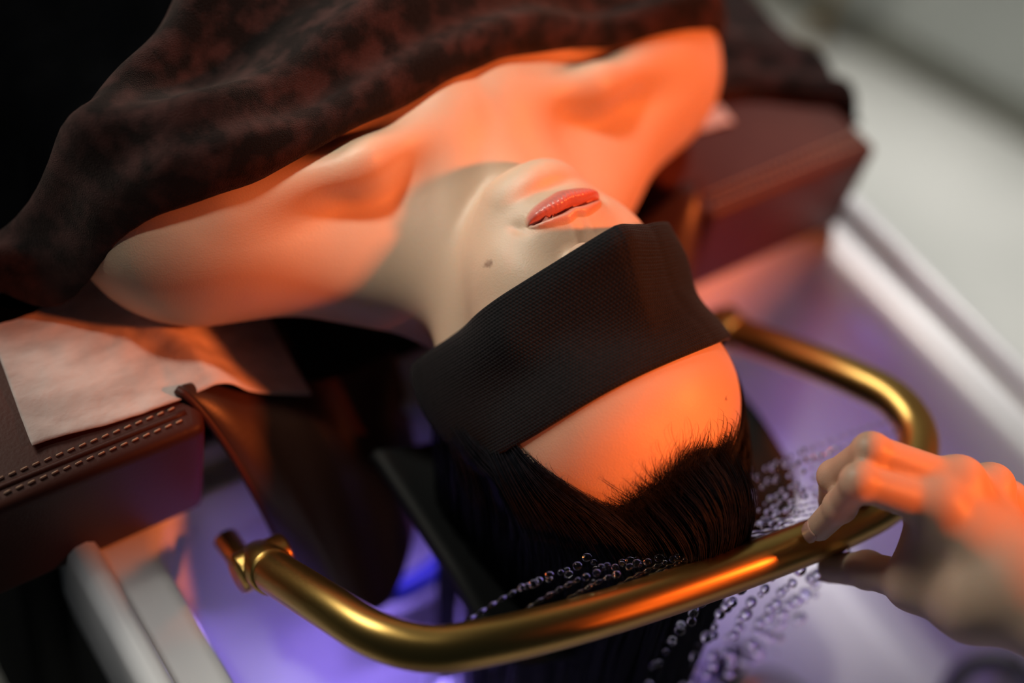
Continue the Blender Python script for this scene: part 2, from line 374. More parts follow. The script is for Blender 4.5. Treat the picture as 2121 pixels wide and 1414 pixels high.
# ------------------------------------------------------------------ signed distance modelling
def smin(a, b, k):
    h = np.clip(.5+.5*(b-a)/k, 0, 1); return b+(a-b)*h-k*h*(1-h)
def smax(a, b, k): return -smin(-a, -b, k)
def ell(p, c, r):
    q = (p-np.array(c))/np.array(r); k0 = np.sqrt((q*q).sum(-1))+1e-9
    k1 = np.sqrt(((q/np.array(r))**2).sum(-1))+1e-9; return k0*(k0-1)/k1
def cap(p, a, b, ra, rb):
    a = np.array(a, float); b = np.array(b, float); ba = b-a
    h = np.clip(((p-a)@ba)/(ba@ba), 0, 1); return np.sqrt(((p-a-h[..., None]*ba)**2).sum(-1))-(ra+(rb-ra)*h)
def surface_nets(fn, lo, hi, h, coarse=4):
    """mesh of fn=0 sampled sparsely on a grid of step h; returns V, quads"""
    lo = np.array(lo); n = ((np.array(hi)-lo)/h/coarse).astype(int)+1; nf = n*coarse+1
    ax = [lo[i]+np.arange(n[i]+1)*h*coarse for i in range(3)]
    g = np.stack(np.meshgrid(*ax, indexing='ij'), -1); dc = fn(g.reshape(-1, 3)).reshape(g.shape[:3])
    mn = np.full(n, np.inf)
    for a in (0, 1):
        for b in (0, 1):
            for c in (0, 1): mn = np.minimum(mn, np.abs(dc[a:n[0]+a, b:n[1]+b, c:n[2]+c]))
    act = mn < h*coarse*1.8
    near = np.zeros(nf, bool); D = np.repeat(np.repeat(np.repeat(dc, coarse, 0), coarse, 1), coarse, 2)[:nf[0], :nf[1], :nf[2]]
    D = np.where(D > 0, 1., -1.).astype(np.float32)
    fa = np.repeat(np.repeat(np.repeat(act, coarse, 0), coarse, 1), coarse, 2)
    for a in (0, 1):
        for b in (0, 1):
            for c in (0, 1): near[a:a+fa.shape[0], b:b+fa.shape[1], c:c+fa.shape[2]] |= fa
    idx = np.argwhere(near)
    for s in range(0, len(idx), 400000):
        ii = idx[s:s+400000]; D[ii[:, 0], ii[:, 1], ii[:, 2]] = fn(lo+ii*h)
    cells = np.argwhere(fa); cs = [D[cells[:, 0]+a, cells[:, 1]+b, cells[:, 2]+c] for a in (0, 1) for b in (0, 1) for c in (0, 1)]
    cs = np.stack(cs, 1); mix = (cs.min(1) < 0) & (cs.max(1) >= 0); cells = cells[mix]; cs = cs[mix]
    offs = np.array([(a, b, c) for a in (0, 1) for b in (0, 1) for c in (0, 1)])
    acc = np.zeros((len(cells), 3)); cnt = np.zeros(len(cells))
    for i in range(8):
        for j in range(i+1, 8):
            if np.abs(offs[i]-offs[j]).sum() != 1: continue
            da, db = cs[:, i], cs[:, j]; m = (da < 0) != (db < 0); t = np.where(m, da/(da-db+1e-12), 0)[:, None]
            acc += np.where(m[:, None], offs[i]+t*(offs[j]-offs[i]), 0); cnt += m
    V = lo+h*(cells+acc/cnt[:, None])
    vid = np.full(nf, -1, np.int32); vid[cells[:, 0], cells[:, 1], cells[:, 2]] = np.arange(len(cells))
    Q = []
    for ax_ in range(3):
        e = np.zeros(3, int); e[ax_] = 1; b1 = np.zeros(3, int); b1[(ax_+1) % 3] = 1; b2 = np.zeros(3, int); b2[(ax_+2) % 3] = 1
        c = cells; ok = (c[:, (ax_+1) % 3] > 0) & (c[:, (ax_+2) % 3] > 0); c = c[ok]
        d0 = D[c[:, 0], c[:, 1], c[:, 2]]; c1 = c+e; d1 = D[c1[:, 0], c1[:, 1], c1[:, 2]]
        for sgn in (0, 1):
            m = ((d0 < 0) & (d1 >= 0)) if sgn == 0 else ((d0 >= 0) & (d1 < 0)); k = c[m]
            q = [vid[tuple((k-o).T)] for o in (b1*0, b1, b1+b2, b2)]
            q = np.stack(q, 1); Q.append(q if sgn == 0 else q[:, ::-1])
    Q = np.concatenate(Q); Q = Q[(Q >= 0).all(1)]
    return V, Q
def grad(fn, P, e=.0004):
    G = np.stack([fn(P+np.eye(3)[i]*e)-fn(P-np.eye(3)[i]*e) for i in range(3)], -1)/(2*e); return G
def project(fn, V, it=2):
    for _ in range(it):
        g = grad(fn, V); V = V-(fn(V)/np.maximum((g*g).sum(-1), .15))[:, None]*g
    return V

# head frame: x to the person's right, u towards the crown, f out of the face (millimetres)
HS = 1.026; TH = math.radians(15.0); HO = np.array([.008, .0145, .659])
HX = np.array([1, 0, 0.]); HU = np.array([0, -math.cos(TH), -math.sin(TH)]); HF = np.array([0, -math.sin(TH), math.cos(TH)])
HB = np.stack([HX, HU, HF])
to_head = lambda P: ((P-HO)@HB.T)/(HS*.001)
from_head = lambda q: HO+(np.asarray(q, float)*HS*.001)@HB
def lipcurve(x): return -70-.0035*x*x+.6*np.exp(-(x/4.)**2)*0-1.0*np.exp(-(x/5.)**2)
def liphi(x):
    ax = np.abs(x); a = np.sqrt(np.clip(1-(x/25.5)**2, 0, 1))
    L = 13.0*a**.85; U = (7.6-0.7*np.exp(-(x/3.)**2)+.6*np.exp(-((ax-6)/4)**2))*a**.9
    return a, L, U
def face_relief(x, u):
    a, L, U = liphi(x); v = u-lipcurve(x); ax = np.abs(x); h = np.zeros_like(x)
    s = np.clip(-v/(L+.01), 0, 1); h += np.where((v < 0), 6.4*a**.7*np.sin(np.pi*s**.74)**1.0, 0)
    s = np.clip(v/(U+.01), 0, 1); h += np.where((v >= 0), 3.4*a**.7*np.sin(np.pi*s**.8)**1.0, 0)
    inside = np.clip((27-ax)/4, 0, 1)
    h -= 2.7*np.exp(-(v/1.5)**2)*inside*(.5+.5*a)
    h += .16*np.sin(x*2.3+1.2*np.sin(u*.9))*a*np.exp(-((v+5)/4.5)**2)
    h -= 1.5*np.exp(-((ax-28.5)**2/18+(v+1)**2/26))
    h -= 3.2*np.exp(-((u+89)/5)**2-(x/17)**2)
    h -= 0.9*np.exp(-(x/3.6)**2)*np.exp(-((u+55)/7)**2)
    h += .7*np.exp(-((ax-6)/2.5)**2)*np.exp(-((u+55)/8)**2)
    h += 1.4*np.exp(-((u+104)/10)**2-(x/14)**2)
    return h
def head_mm(q):
    p = q.copy(); p[..., 0] = np.abs(p[..., 0]); x, u, f = q[..., 0], q[..., 1], q[..., 2]
    d = ell(p, (0, 28, -6), (79, 78, 96))
    d = smin(d, ell(p, (0, 38, 18), (69, 54, 73)), 14)
    d = smin(d, ell(p, (0, -22, 30), (61, 60, 56)), 16)
    d = smin(d, ell(p, (46, -24, 44), (20, 20, 22)), 16)             # cheek bone
    d = smin(d, ell(p, (30, -52, 50), (27, 34, 31)), 16)             # cheek
    d = smin(d, ell(p, (0, -72, 46), (42, 38, 40)), 14)
    d = smin(d, cap(p, (52, -52, 4), (17, -96, 62), 13, 14), 16)    # jaw line
    d = smin(d, ell(p, (0, -97, 68), (19, 14, 16.5)), 14)           # chin
    d = smin(d, ell(p, (0, -68, 64), (30, 25, 26)), 12)              # muzzle
    d = smin(d, cap(p, (0, 6, 86), (0, -32, 106), 7, 9.0), 9)        # nose bridge
    d = smin(d, ell(p, (0, -35, 106), (10.5, 9.5, 11)), 6)
    d = smin(d, ell(p, (13.0, -40, 94), (8.5, 8, 10)), 8)          # wing
    nos = ell(p, (6.2, -46.5, 101), (3.2, 4, 5)); d = smax(d, -nos, 2.5)
    d = smin(d, ell(p, (80, -8, -8), (9, 32, 17)), 6)                # ear mass below the band
    d = smax(d, -ell(p, (31, 2, 92), (15, 10, 9)), 10)               # eye socket
    wgt = np.clip((f-45)/20, 0, 1)
    return d-face_relief(x, u)*wgt
head_sdf = lambda P: head_mm(to_head(P))*HS*.001
TC = .016                                                            # the trunk lies a little to the right
def trunk_sdf(P):
    p = P.copy(); p[..., 0] = np.abs(P[..., 0]-TC)
    d = ell(p, (0, .37, .695), (.168, .235, .102))
    d = smin(d, ell(p, (0, .24, .70), (.13, .10, .072)), .05)
    d = smin(d, ell(p, (.075, .34, .715), (.075, .09, .085)), .05)           # pectoral
    d = smin(d, cap(p, (.055, .120, .672), (.155, .190, .690), .040, .044), .045)   # trapezius
    d = smin(d, ell(p, (.176, .205, .694), (.055, .058, .058)), .045)        # deltoid
    d = smin(d, cap(p, (.186, .215, .690), (.205, .44, .682), .050, .041), .03)     # upper arm
    d = smin(d, cap(p, (.020, .168, .752), (.085, .152, .752), .0085, .0080), .022)  # clavicle
    d = smin(d, cap(p, (.085, .152, .752), (.165, .176, .735), .0080, .010), .024)
    d = smax(d, -ell(p, (.072, .116, .779), (.038, .024, .036)), .026)       # hollow above the clavicle
    return d
def neck_sdf(P):
    d = cap(P, (0, .035, .655), (.016, .185, .690), .053, .056)
    d = smin(d, cap(P, (0.004, .09, .712), (.016, .165, .735), .022, .016), .018)   # throat
    for s in (-1, 1):
        d = smin(d, cap(P, (s*.062, .045, .668), (.016+s*.016, .168, .752), .013, .0085), .010)
    return d
def body_sdf(P):
    d = smin(smax(trunk_sdf(P), .643-P[..., 2], .008), neck_sdf(P), .030)
    h = head_sdf(P)
    d = smin(d, h, .010)
    return smax(d, P[..., 1]-.455, .02)
V, Q = surface_nets(body_sdf, (-.27, -.12, .535), (.33, .47, .84), .0024)
V = project(body_sdf, V, 2)
person = np_mesh('person', V, Q, None)
# finer mesh on mouth, nose base and chin
bm = bmesh.new(); bm.from_mesh(person.data)
for rnd in range(2):
    co = np.array([v.co[:] for v in bm.verts]); q = to_head(co)
    sel = (np.abs(q[:, 0]) < 38-8*rnd) & (q[:, 1] > -116+16*rnd) & (q[:, 1] < -38) & (q[:, 2] > 55)
    es = [e for e in bm.edges if sel[e.verts[0].index] and sel[e.verts[1].index]]
    bmesh.ops.subdivide_edges(bm, edges=es, cuts=1, use_grid_fill=True)
    bm.verts.index_update()
bmesh.ops.triangulate(bm, faces=[f for f in bm.faces if len(f.verts) > 4])
bm.to_mesh(person.data); bm.free()
me = person.data; n = len(me.vertices); co = np.empty(n*3, np.float32); me.vertices.foreach_get('co', co); co = co.reshape(-1, 3).astype(float)
co = project(body_sdf, co, 3); me.vertices.foreach_set('co', co.astype(np.float32).ravel())
me.polygons.foreach_set('use_smooth', np.full(len(me.polygons), True)); me.update()
q = to_head(co); a, L, U = liphi(q[:, 0]); v = q[:, 1]-lipcurve(q[:, 0])
lip = np.where(v < 0, np.clip((L+v)/2.0+.2, 0, 1), np.clip((U-v)/2.6+.1, 0, 1)*.5)*(np.abs(q[:, 0]) < 25.5)*(q[:, 2] > 60)*np.clip(a*3, 0, 1)
me.attributes.new('lip', 'FLOAT', 'POINT').data.foreach_set('value', lip.astype(np.float32))
mole = np.zeros(n)
for c, r in (((-50, -66, 60), 1.2), ((22, -50, 60), .5), ((-30, 48, 60), .5), ((30, 62, 60), .5)):
    mole = np.maximum(mole, np.clip(1.6-np.sqrt(((q[:, :2]-np.array(c)[:2])**2).sum(1))/r, 0, 1)*(q[:, 2] > 20))
me.attributes.new('mole', 'FLOAT', 'POINT').data.foreach_set('value', mole.astype(np.float32))
me.materials.append(M['skin'])
tag(person, 'bare shouldered person lying on the bed with a black band over the eyes', 'person')
PC, PQ = co, None

# ------------------------------------------------------------------ headband
def band():
    nphi, nu_ = 360, 27
    ph = np.arange(nphi)/nphi*2*np.pi; us = np.linspace(0, 1, nu_)
    def urow(s, x_, f_):                 # the band's own height, slightly lifted behind
        return -41+s*74
    C0 = np.array([0, 0, -4.])
    R = np.zeros((nphi, nu_))
    def hm(q):
        p = q.copy(); return head_mm(p)
    for j, s in enumerate(us):
        dirs = np.stack([np.sin(ph), np.zeros(nphi), np.cos(ph)], -1)
        t = np.full(nphi, 150.)
        u0 = urow(s, 0, 0)
        for _ in range(60):
            p = dirs*t[:, None]+C0; p[:, 1] = u0
            t -= np.clip(hm(p), -5, 12)*.8
        R[:, j] = t
    # stretched cloth: convex outline for every row
    for j in range(nu_):
        pts = np.stack([R[:, j]*np.sin(ph), R[:, j]*np.cos(ph)], -1)
        o = sorted(range(nphi), key=lambda i: (pts[i, 0], pts[i, 1]))
        def half(seq):
            h = []
            for i in seq:
                while len(h) > 1 and np.cross(pts[h[-1]]-pts[h[-2]], pts[i]-pts[h[-2]]) <= 0: h.pop()
                h.append(i)
            return h
        hull = half(o)[:-1]+half(o[::-1])[:-1]
        hp_ = pts[hull]; m = len(hp_)
        new = np.zeros(nphi)
        for i in range(nphi):
            d = np.array([math.sin(ph[i]), math.cos(ph[i])]); best = R[i, j]
            a = hp_; b = np.roll(hp_, -1, 0); e = b-a
            den = d[0]*e[:, 1]-d[1]*e[:, 0]
            with np.errstate(divide='ignore', invalid='ignore'):
                tt = (a[:, 0]*e[:, 1]-a[:, 1]*e[:, 0])/den; uu = (a[:, 0]*d[1]-a[:, 1]*d[0])/den
            ok = (tt > 0) & (uu >= -1e-6) & (uu <= 1+1e-6)
            if ok.any(): best = tt[ok].max()
            new[i] = best
        R[:, j] = new
    # smooth along u (the cloth bridges brow and nose) and a little around
    for _ in range(3):
        Rs = R.copy(); Rs[:, 1:-1] = .25*R[:, :-2]+.5*R[:, 1:-1]+.25*R[:, 2:]; R = np.maximum(Rs, R-.8)
        R = .25*np.roll(R, 1, 0)+.5*R+.25*np.roll(R, -1, 0)
    R += 2.6+9*np.exp(-((ph-1.25)/.55)**2)[:, None]+9*np.exp(-((ph-.50)/.34)**2)[:, None]*((1-us)**1.6)[None, :]
    return ph, us, R, urow, C0
ph, us, R, urow, C0 = band()
# arc length along the middle row and fine resample
pm = np.stack([R[:, 13]*np.sin(ph), R[:, 13]*np.cos(ph)], -1); seg = np.linalg.norm(np.roll(pm, -1, 0)-pm, axis=1); arc = np.concatenate([[0], np.cumsum(seg)]); LEN = arc[-1]
PITCH = 2.05; ncell = int(LEN/PITCH); nA = ncell*5; WID = 76.; ROWP = 1.75; nrow = int(WID/ROWP); nB = nrow*4+1
aa = np.arange(nA)/nA*LEN; phf = np.interp(aa, arc, np.concatenate([ph, [2*np.pi]]))
sb = np.linspace(0, 1, nB)
Rw = np.vstack([R, R[:1]]); phw = np.concatenate([ph, [2*np.pi]])
Rp = np.stack([np.interp(phf, phw, Rw[:, j]) for j in range(Rw.shape[1])], 1)
Rf = np.stack([np.interp(sb, us, Rp[i]) for i in range(nA)])
ca = (aa/LEN*ncell)[:, None]; rb = (sb*nrow)[None, :]
stag = .5*(np.floor(rb) % 2)
wr = .35*np.sin(phf*3+1)[:, None]*np.sin(sb*2.4)[None, :]
side = np.clip((np.sin(phf)-.25)/.35, 0, 1)[:, None]*np.clip((np.cos(phf)+.2)/.3, 0, 1)[:, None]    # stretched to ribs at the right temple
knit = np.abs(np.sin(np.pi*rb))**.6*(np.abs(np.sin(np.pi*(ca+stag)))**.6*(1-.7*side)+.7*side)
crease = -.9*np.exp(-((phf[:, None]-.30-.10*sb[None, :])/.05)**2)*(1-sb[None, :]*.6)
Rf = Rf+.55*knit+wr+crease
Rf -= 1.2*np.exp(-sb/.012)[None, :]+1.2*np.exp(-(1-sb)/.012)[None, :]
# hem waves
u_of = -43+sb[None, :]*WID+1.0*np.sin(phf*5)[:, None]*.6
# rise of the band towards the back of the head
u_of = u_of-11*(1-np.cos(phf))[:, None]**.9
# folded rims
rows = [(Rf[:, 0]-3.2, u_of[:, 0]+2.5), (Rf[:, 0]-1.6, u_of[:, 0]-.2)]
RR = np.concatenate([rows[0][0][:, None], rows[1][0][:, None], Rf, (Rf[:, -1]-1.6)[:, None], (Rf[:, -1]-3.2)[:, None]], 1)
UU = np.concatenate([rows[0][1][:, None], rows[1][1][:, None], u_of+0*Rf, (u_of[:, -1]+.2)[:, None], (u_of[:, -1]-2.5)[:, None]], 1)
P = np.stack([RR*np.sin(phf)[:, None], UU, RR*np.cos(phf)[:, None]+C0[2]], -1).reshape(-1, 3)
bo = np_mesh('headband', from_head(P), grid_faces(nA, RR.shape[1], True), M['band'])
tag(bo, 'wide black knitted headband stretched over the eyes and nose', 'headband')

# ------------------------------------------------------------------ hair
HLP = np.radians([0, 10, 22, 36, 46, 53, 58, 64, 72, 82, 92, 110, 140, 180]); HLU = np.array([74, 76, 79, 80, 78, 64, 42, 18, -2, -12, -30, -45, -58, -62.])
def in_hair(q, jit=0):
    p_ = np.arctan2(np.abs(q[:, 0]), q[:, 2]+4); return q[:, 1] > np.interp(p_, HLP, HLU)+jit
me = person.data; me.calc_loop_triangles(); tri = np.empty(len(me.loop_triangles)*3, np.int32); me.loop_triangles.foreach_get('vertices', tri); tri = tri.reshape(-1, 3)
tc_ = PC[tri].mean(1); tq = to_head(tc_)
scalp = in_hair(tq, 5.0) & (tc_[:, 1] < .085) & (np.sqrt((tq**2).sum(1)) < 140)
st = tri[scalp]; st_root = tri[in_hair(tq, -1.0) & (tc_[:, 1] < .085) & (np.sqrt((tq**2).sum(1)) < 140)]
# close-fitting cap of dark hair under the strands
uv_, inv = np.unique(st, return_inverse=True); cn = grad(head_sdf, PC[uv_]); cn /= np.linalg.norm(cn, axis=1)[:, None]
capo = np_mesh('hair_cap', PC[uv_]+cn*.0010, inv.reshape(-1, 3), M['hair'], person)
def strands(roots, d0, nst, step, rad, lay, clump_n, clump_k, seed, keep=.55):
    r_ = np.random.default_rng(seed); n = len(roots); p = roots.copy(); d = d0.copy(); path = [p.copy()]
    for k in range(nst):
        g = grad(head_sdf, p); g /= np.linalg.norm(g, axis=1)[:, None]; sd = head_sdf(p)
        off = np.clip((sd-.012)/.02, 0, 1)
        w = np.clip((.30-g[:, 2])/.5, 0, 1); w = np.maximum(w, off)[:, None]
        comb = np.stack([-.9*(p[:, 0]-.006)*np.clip((.02-p[:, 1])/.08, 0, 1)/.08, -np.ones(n), np.full(n, -.15)], -1)
        grav = np.stack([-.9*(p[:, 0]-.008)*1.5, np.full(n, -.10), -np.ones(n)], -1)
        tgt = comb*(1-w)+grav*w; tgt /= np.linalg.norm(tgt, axis=1)[:, None]
        d = keep*d+(1-keep)*tgt; 
        near = (sd < .02)[:, None]; dn = (d*g).sum(1)[:, None]; d = np.where(near & (dn < 0), d-g*dn, d)
        d += r_.normal(0, .02, d.shape); d /= np.linalg.norm(d, axis=1)[:, None]
        p = p+d*step
        sd = head_sdf(p); g = grad(head_sdf, p); g /= np.linalg.norm(g, axis=1)[:, None]
        hh = lay*min(1, (k+.5)/9.); p = p+g*np.clip(hh-sd, 0, .02)[:, None]
        if keep > .7: p = p-g*np.clip(head_sdf(p)-.0025, 0, 1)[:, None]*.8
        path.append(p.copy())
    P = np.stack(path, 1)
    if clump_n:
        ci = r_.choice(n, clump_n, replace=False); dist = ((roots[:, None, :]-roots[ci][None])**2).sum(-1); own = ci[dist.argmin(1)]
        s = np.linspace(0, 1, nst+1); kk = clump_k*np.clip((s-.12)/.5, 0, 1)**.8
        amp = r_.uniform(.5, 1, n)[:, None]
        P = P+(P[own]-P)*(kk[None, :]*amp)[..., None]
    return P
def strand_mesh(name, P, rad, mat_, parent, taper=.5):
    n, m = P.shape[:2]; T = np.gradient(P, axis=1); T /= np.linalg.norm(T, axis=2)[..., None]+1e-9
    up = np.array([.3, .2, 1.]); A = np.cross(T, up); A /= np.linalg.norm(A, axis=2)[..., None]+1e-9; B = np.cross(T, A)
    s = np.linspace(0, 1, m); rr = rad*(1-taper*s**2)*np.clip(s*7+.12, 0, 1)
    V = np.stack([P+rr[None, :, None]*(math.cos(t)*A+math.sin(t)*B) for t in (0, 2.094, 4.189)], 2)   # n,m,3,3
    V = V.reshape(-1, 3); base = (np.arange(n)*m*3)[:, None, None]; i = np.arange(m-1)[None, :, None]*3; j = np.arange(3)[None, None, :]; j2 = (j+1) % 3
    Q = np.stack([base+i+j, base+i+j2, base+i+3+j2, base+i+3+j], -1).reshape(-1, 4)
    return np_mesh(name, V, Q, mat_, parent)
def sample(tris, k, wgt=None):
    A = PC[tris[:, 0]]; B = PC[tris[:, 1]]; C_ = PC[tris[:, 2]]; ar = np.linalg.norm(np.cross(B-A, C_-A), axis=1)
    if wgt is not None: ar = ar*wgt
    t = rng.choice(len(tris), k, p=ar/ar.sum()); a = rng.random((k, 1)); b = rng.random((k, 1)); f_ = a+b > 1; a = np.where(f_, 1-a, a); b = np.where(f_, 1-b, b)
    return A[t]+a*(B[t]-A[t])+b*(C_[t]-A[t])
tqs = to_head(PC[st_root].mean(1)); edge_d = tqs[:, 1]-np.interp(np.arctan2(np.abs(tqs[:, 0]), tqs[:, 2]+4), HLP, HLU)
wg = (1+3*np.exp(-edge_d/14)*(tqs[:, 2] > 0))*np.clip(edge_d/10, .05, 1)*np.where(tqs[:, 2] > -40, 1, .35)
roots = sample(st_root, 5200, wg)
d0 = np.stack([rng.normal(0, .25, len(roots)), -np.ones(len(roots)), rng.normal(.10, .12, len(roots))], -1); d0 /= np.linalg.norm(d0, axis=1)[:, None]
P = strands(roots, d0, 36, .0078, .0003, rng.uniform(.0012, .0065, len(roots)), 170, .80, 3)
strand_mesh('hair', P, .00030, M['hair'], person)
# fine baby hairs along the hairline, lying over the forehead
fm = in_hair(tq, -15) & ~in_hair(tq, 5) & (tq[:, 2] > 10) & (tq[:, 1] > 20); ft = tri[fm]
fe = tq[fm, 1]-np.interp(np.arctan2(np.abs(tq[fm, 0]), tq[fm, 2]+4), HLP, HLU)
roots = sample(ft, 1100, np.exp(np.minimum(fe-3, 0)/3.6)+.004)
qx = to_head(roots)[:, 0]; sw = np.where(qx < 14, .75, -.45)+rng.normal(0, .30, len(roots))
d0 = np.stack([-sw*.9, rng.normal(-.85, .25, len(roots)), rng.normal(.06, .08, len(roots))], -1); d0 /= np.linalg.norm(d0, axis=1)[:, None]
P = strands(roots, d0, 16, rng.uniform(.0018, .0042, (len(roots), 1)), .0001, rng.uniform(.0003, .0022, len(roots)), 120, .60, 5, .88)
strand_mesh('baby_hair', P, .00014, M['hair'], person, .9)

# ------------------------------------------------------------------ towel and shaded cloth
dg = bpy.context.evaluated_depsgraph_get()
bvh = BVHTree.FromPolygons([tuple(v) for v in PC], [tuple(t) for t in tri.tolist()])
GX = np.linspace(-.46, .48, 142); GY = np.linspace(.06, .66, 91); HB_ = np.full((len(GX), len(GY)), BZ)
def body_z(x, y):
    z = BZ
    xx = (x-TC)/.235
    if abs(xx) < 1: z = max(z, BZ+.150*(1-xx**4)**.5*(1 if y < .6 else max(.55, 1-(y-.6)*.6)))
    return z
for i, x in enumerate(GX):
    for j, y in enumerate(GY):
        if y < .43:
            h = bvh.ray_cast(Vector((x, y, 1.2)), Vector((0, 0, -1)))
            if h[0] is not None and y > .10: HB_[i, j] = max(BZ, h[0].z)
        else: HB_[i, j] = max(BZ, .0) if abs(x-TC) > .235 else 0
j0 = int(np.searchsorted(GY, .43))-1
for j in range(j0+1, len(GY)):
    HB_[:, j] = HB_[:, j0]
HS_ = HB_.copy()
for _ in range(10):
    b_ = HS_.copy(); b_[1:-1, 1:-1] = (HS_[:-2, 1:-1]+HS_[2:, 1:-1]+HS_[1:-1, :-2]+HS_[1:-1, 2:])/4; HS_ = np.maximum(b_, HB_)
def hgt(x, y):
    fx = np.clip((x-GX[0])/(GX[1]-GX[0]), 0, len(GX)-1.001); fy = np.clip((y-GY[0])/(GY[1]-GY[0]), 0, len(GY)-1.001)
    i = fx.astype(int); j = fy.astype(int); a = fx-i; b = fy-j
    return HS_[i, j]*(1-a)*(1-b)+HS_[i+1, j]*a*(1-b)+HS_[i, j+1]*(1-a)*b+HS_[i+1, j+1]*a*b
def wrapx(xi):
    """cloth parameter across the bed -> x and drop over the bed sides"""
    R_ = .014; x = np.clip(xi, BX0, BX1); o = np.maximum(xi-BX1, 0)+np.maximum(BX0-xi, 0); sg = np.where(xi > 0, 1, -1)
    ang = np.minimum(o/R_, np.pi/2); x = x+sg*R_*np.sin(ang); dz = R_*(1-np.cos(ang))+np.maximum(o-R_*np.pi/2, 0)
    return x, dz
EX = [-.56, -.40, -.34, -.28, -.225, -.163, -.118, -.044, .03, .09, .15, .21, .27, .30, .335, .37, .42, .60]
EY = [.29, .27, .258, .235, .186, .160, .163, .170, .175, .180, .172, .166, .188, .188, .166, .142, .125, .11]
FX = [-.56, -.35, -.27, -.207, -.13, -.09, -.03, .05, .60]; FY = [.33, .30, .262, .265, .302, .325, .385, .48, .56]
nxi, nsy = 420, 200
xi = np.linspace(-.50, .56, nxi)[:, None]; s = np.linspace(0, 1, nsy)[None, :]
ye = np.interp(xi, EX, EY)
ye = sum(np.interp(xi+o, EX, EY) for o in np.linspace(-.03, .03, 9))/9
yf = sum(np.interp(xi+o, FX, FY) for o in np.linspace(-.04, .04, 9))/9
Y = ye+(yf-ye)*s; D = Y-ye; DF = yf-Y
X, dz = wrapx(xi+0*s)
def vn(x, y, seed):       # smooth value noise
    r_ = np.random.default_rng(seed); G = r_.random((64, 64)); i = np.floor(x).astype(int); j = np.floor(y).astype(int); a = x-i; b = y-j; a = a*a*(3-2*a); b = b*b*(3-2*b)
    g = lambda p, q_: G[p % 64, q_ % 64]
    return g(i, j)*(1-a)*(1-b)+g(i+1, j)*a*(1-b)+g(i, j+1)*(1-a)*b+g(i+1, j+1)*a*b-.5
fold = .006*np.exp(-((D-.012)/.009)**2)-.003*np.exp(-((D-.028)/.008)**2)
lft = np.clip((.12-X)/.25, 0, 1)
fold += .020*np.exp(-((D-.052-.015*np.sin(X*9))/.018)**2)*(.45+.55*lft)
fold -= .008*np.exp(-((D-.085-.05*X)/.013)**2)*lft
fold += .026*np.exp(-((DF-.030)/.022)**2)*lft
fold += .008*vn(X*9+3, Y*22-X*8, 1)+.0025*vn(X*30, Y*60-X*25, 2)
fold -= .05*np.exp(-DF/.010)*lft
Z = hgt(X, Y)+.016+fold-dz
Z -= .0125*np.exp(-D/.0035)
top = np.stack([X, Y, Z], -1).reshape(-1, 3)
tw = np_mesh('plush_towel', top, grid_faces(nxi, nsy), M['towel']); md = tw.modifiers.new('s', 'SOLIDIFY'); md.thickness = .006; md.offset = -1
tag(tw, 'dark brown plush towel draped across the bare chest', 'towel')
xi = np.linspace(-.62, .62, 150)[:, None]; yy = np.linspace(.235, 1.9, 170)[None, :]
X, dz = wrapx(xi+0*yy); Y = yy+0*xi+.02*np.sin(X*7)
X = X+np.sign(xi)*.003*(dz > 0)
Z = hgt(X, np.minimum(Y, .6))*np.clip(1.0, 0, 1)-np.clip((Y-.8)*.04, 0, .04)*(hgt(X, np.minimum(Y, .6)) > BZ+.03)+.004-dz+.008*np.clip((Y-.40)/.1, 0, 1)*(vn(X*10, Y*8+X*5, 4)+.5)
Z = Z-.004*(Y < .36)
bl = np_mesh('shaded_cloth', np.stack([X, Y, Z], -1).reshape(-1, 3), grid_faces(150, 170), M['shaded_cloth']); md = bl.modifiers.new('s', 'SOLIDIFY'); md.thickness = .003; md.offset = 1
tag(bl, 'near-black cloth over the body, standing in for towel in deep shade', 'shaded_cloth')

# disposable paper sheet on the bed under the shoulders
def sheet(name, pts, label, seed, z0):
    P4 = np.array(pts, float); n1, n2 = 90, 60; a = np.linspace(0, 1, n1)[:, None, None]; b = np.linspace(0, 1, n2)[None, :, None]
    G = (1-a)*(1-b)*P4[0]+a*(1-b)*P4[1]+a*b*P4[2]+(1-a)*b*P4[3]
    x, y = G[..., 0].copy(), G[..., 1].copy()
    y += .003*vn(x*60, x*0+b[..., 0]*0, seed)*np.clip(1-b[..., 0]*3, 0, 1)
    z = z0+.0030*(vn(x*45+y*20, y*40, seed)+.5)+.0012*(vn(x*140, y*120, seed+1)+.5)+.006*np.exp(-((x+.185+.3*(y-.15))/.010)**2)
    z = z+np.where((x > -.205) & (x < 0), .008*np.clip((x+.205)/.02, 0, 1), 0)-np.where((x > -.205) & (x < 0), .066*np.sin(np.clip((x+.205)/.165*1.15, 0, 1)*np.pi/2)**1.4, 0)
    return tag(np_mesh(name, np.stack([x, y, z], -1).reshape(-1, 3), grid_faces(n1, n2), M['paper']), label, 'paper')
o = sheet('paper_sheet', [(-.292, .126, 0), (-.118, .112, 0), (-.10, .30, 0), (-.270, .30, 0)], 'wrinkled white disposable paper sheet on the bed by the left shoulder', 11, BZ+.0006)
md = o.modifiers.new('s', 'SOLIDIFY'); md.thickness = .0006; md.offset = 1
o = sheet('paper_sheet', [(.245, .17, 0), (.275, .165, 0), (.29, .30, 0), (.245, .30, 0)], 'strip of white paper sheet beside the right shoulder below the towel', 15, BZ+.0006)
md = o.modifiers.new('s', 'SOLIDIFY'); md.thickness = .0006; md.offset = 1

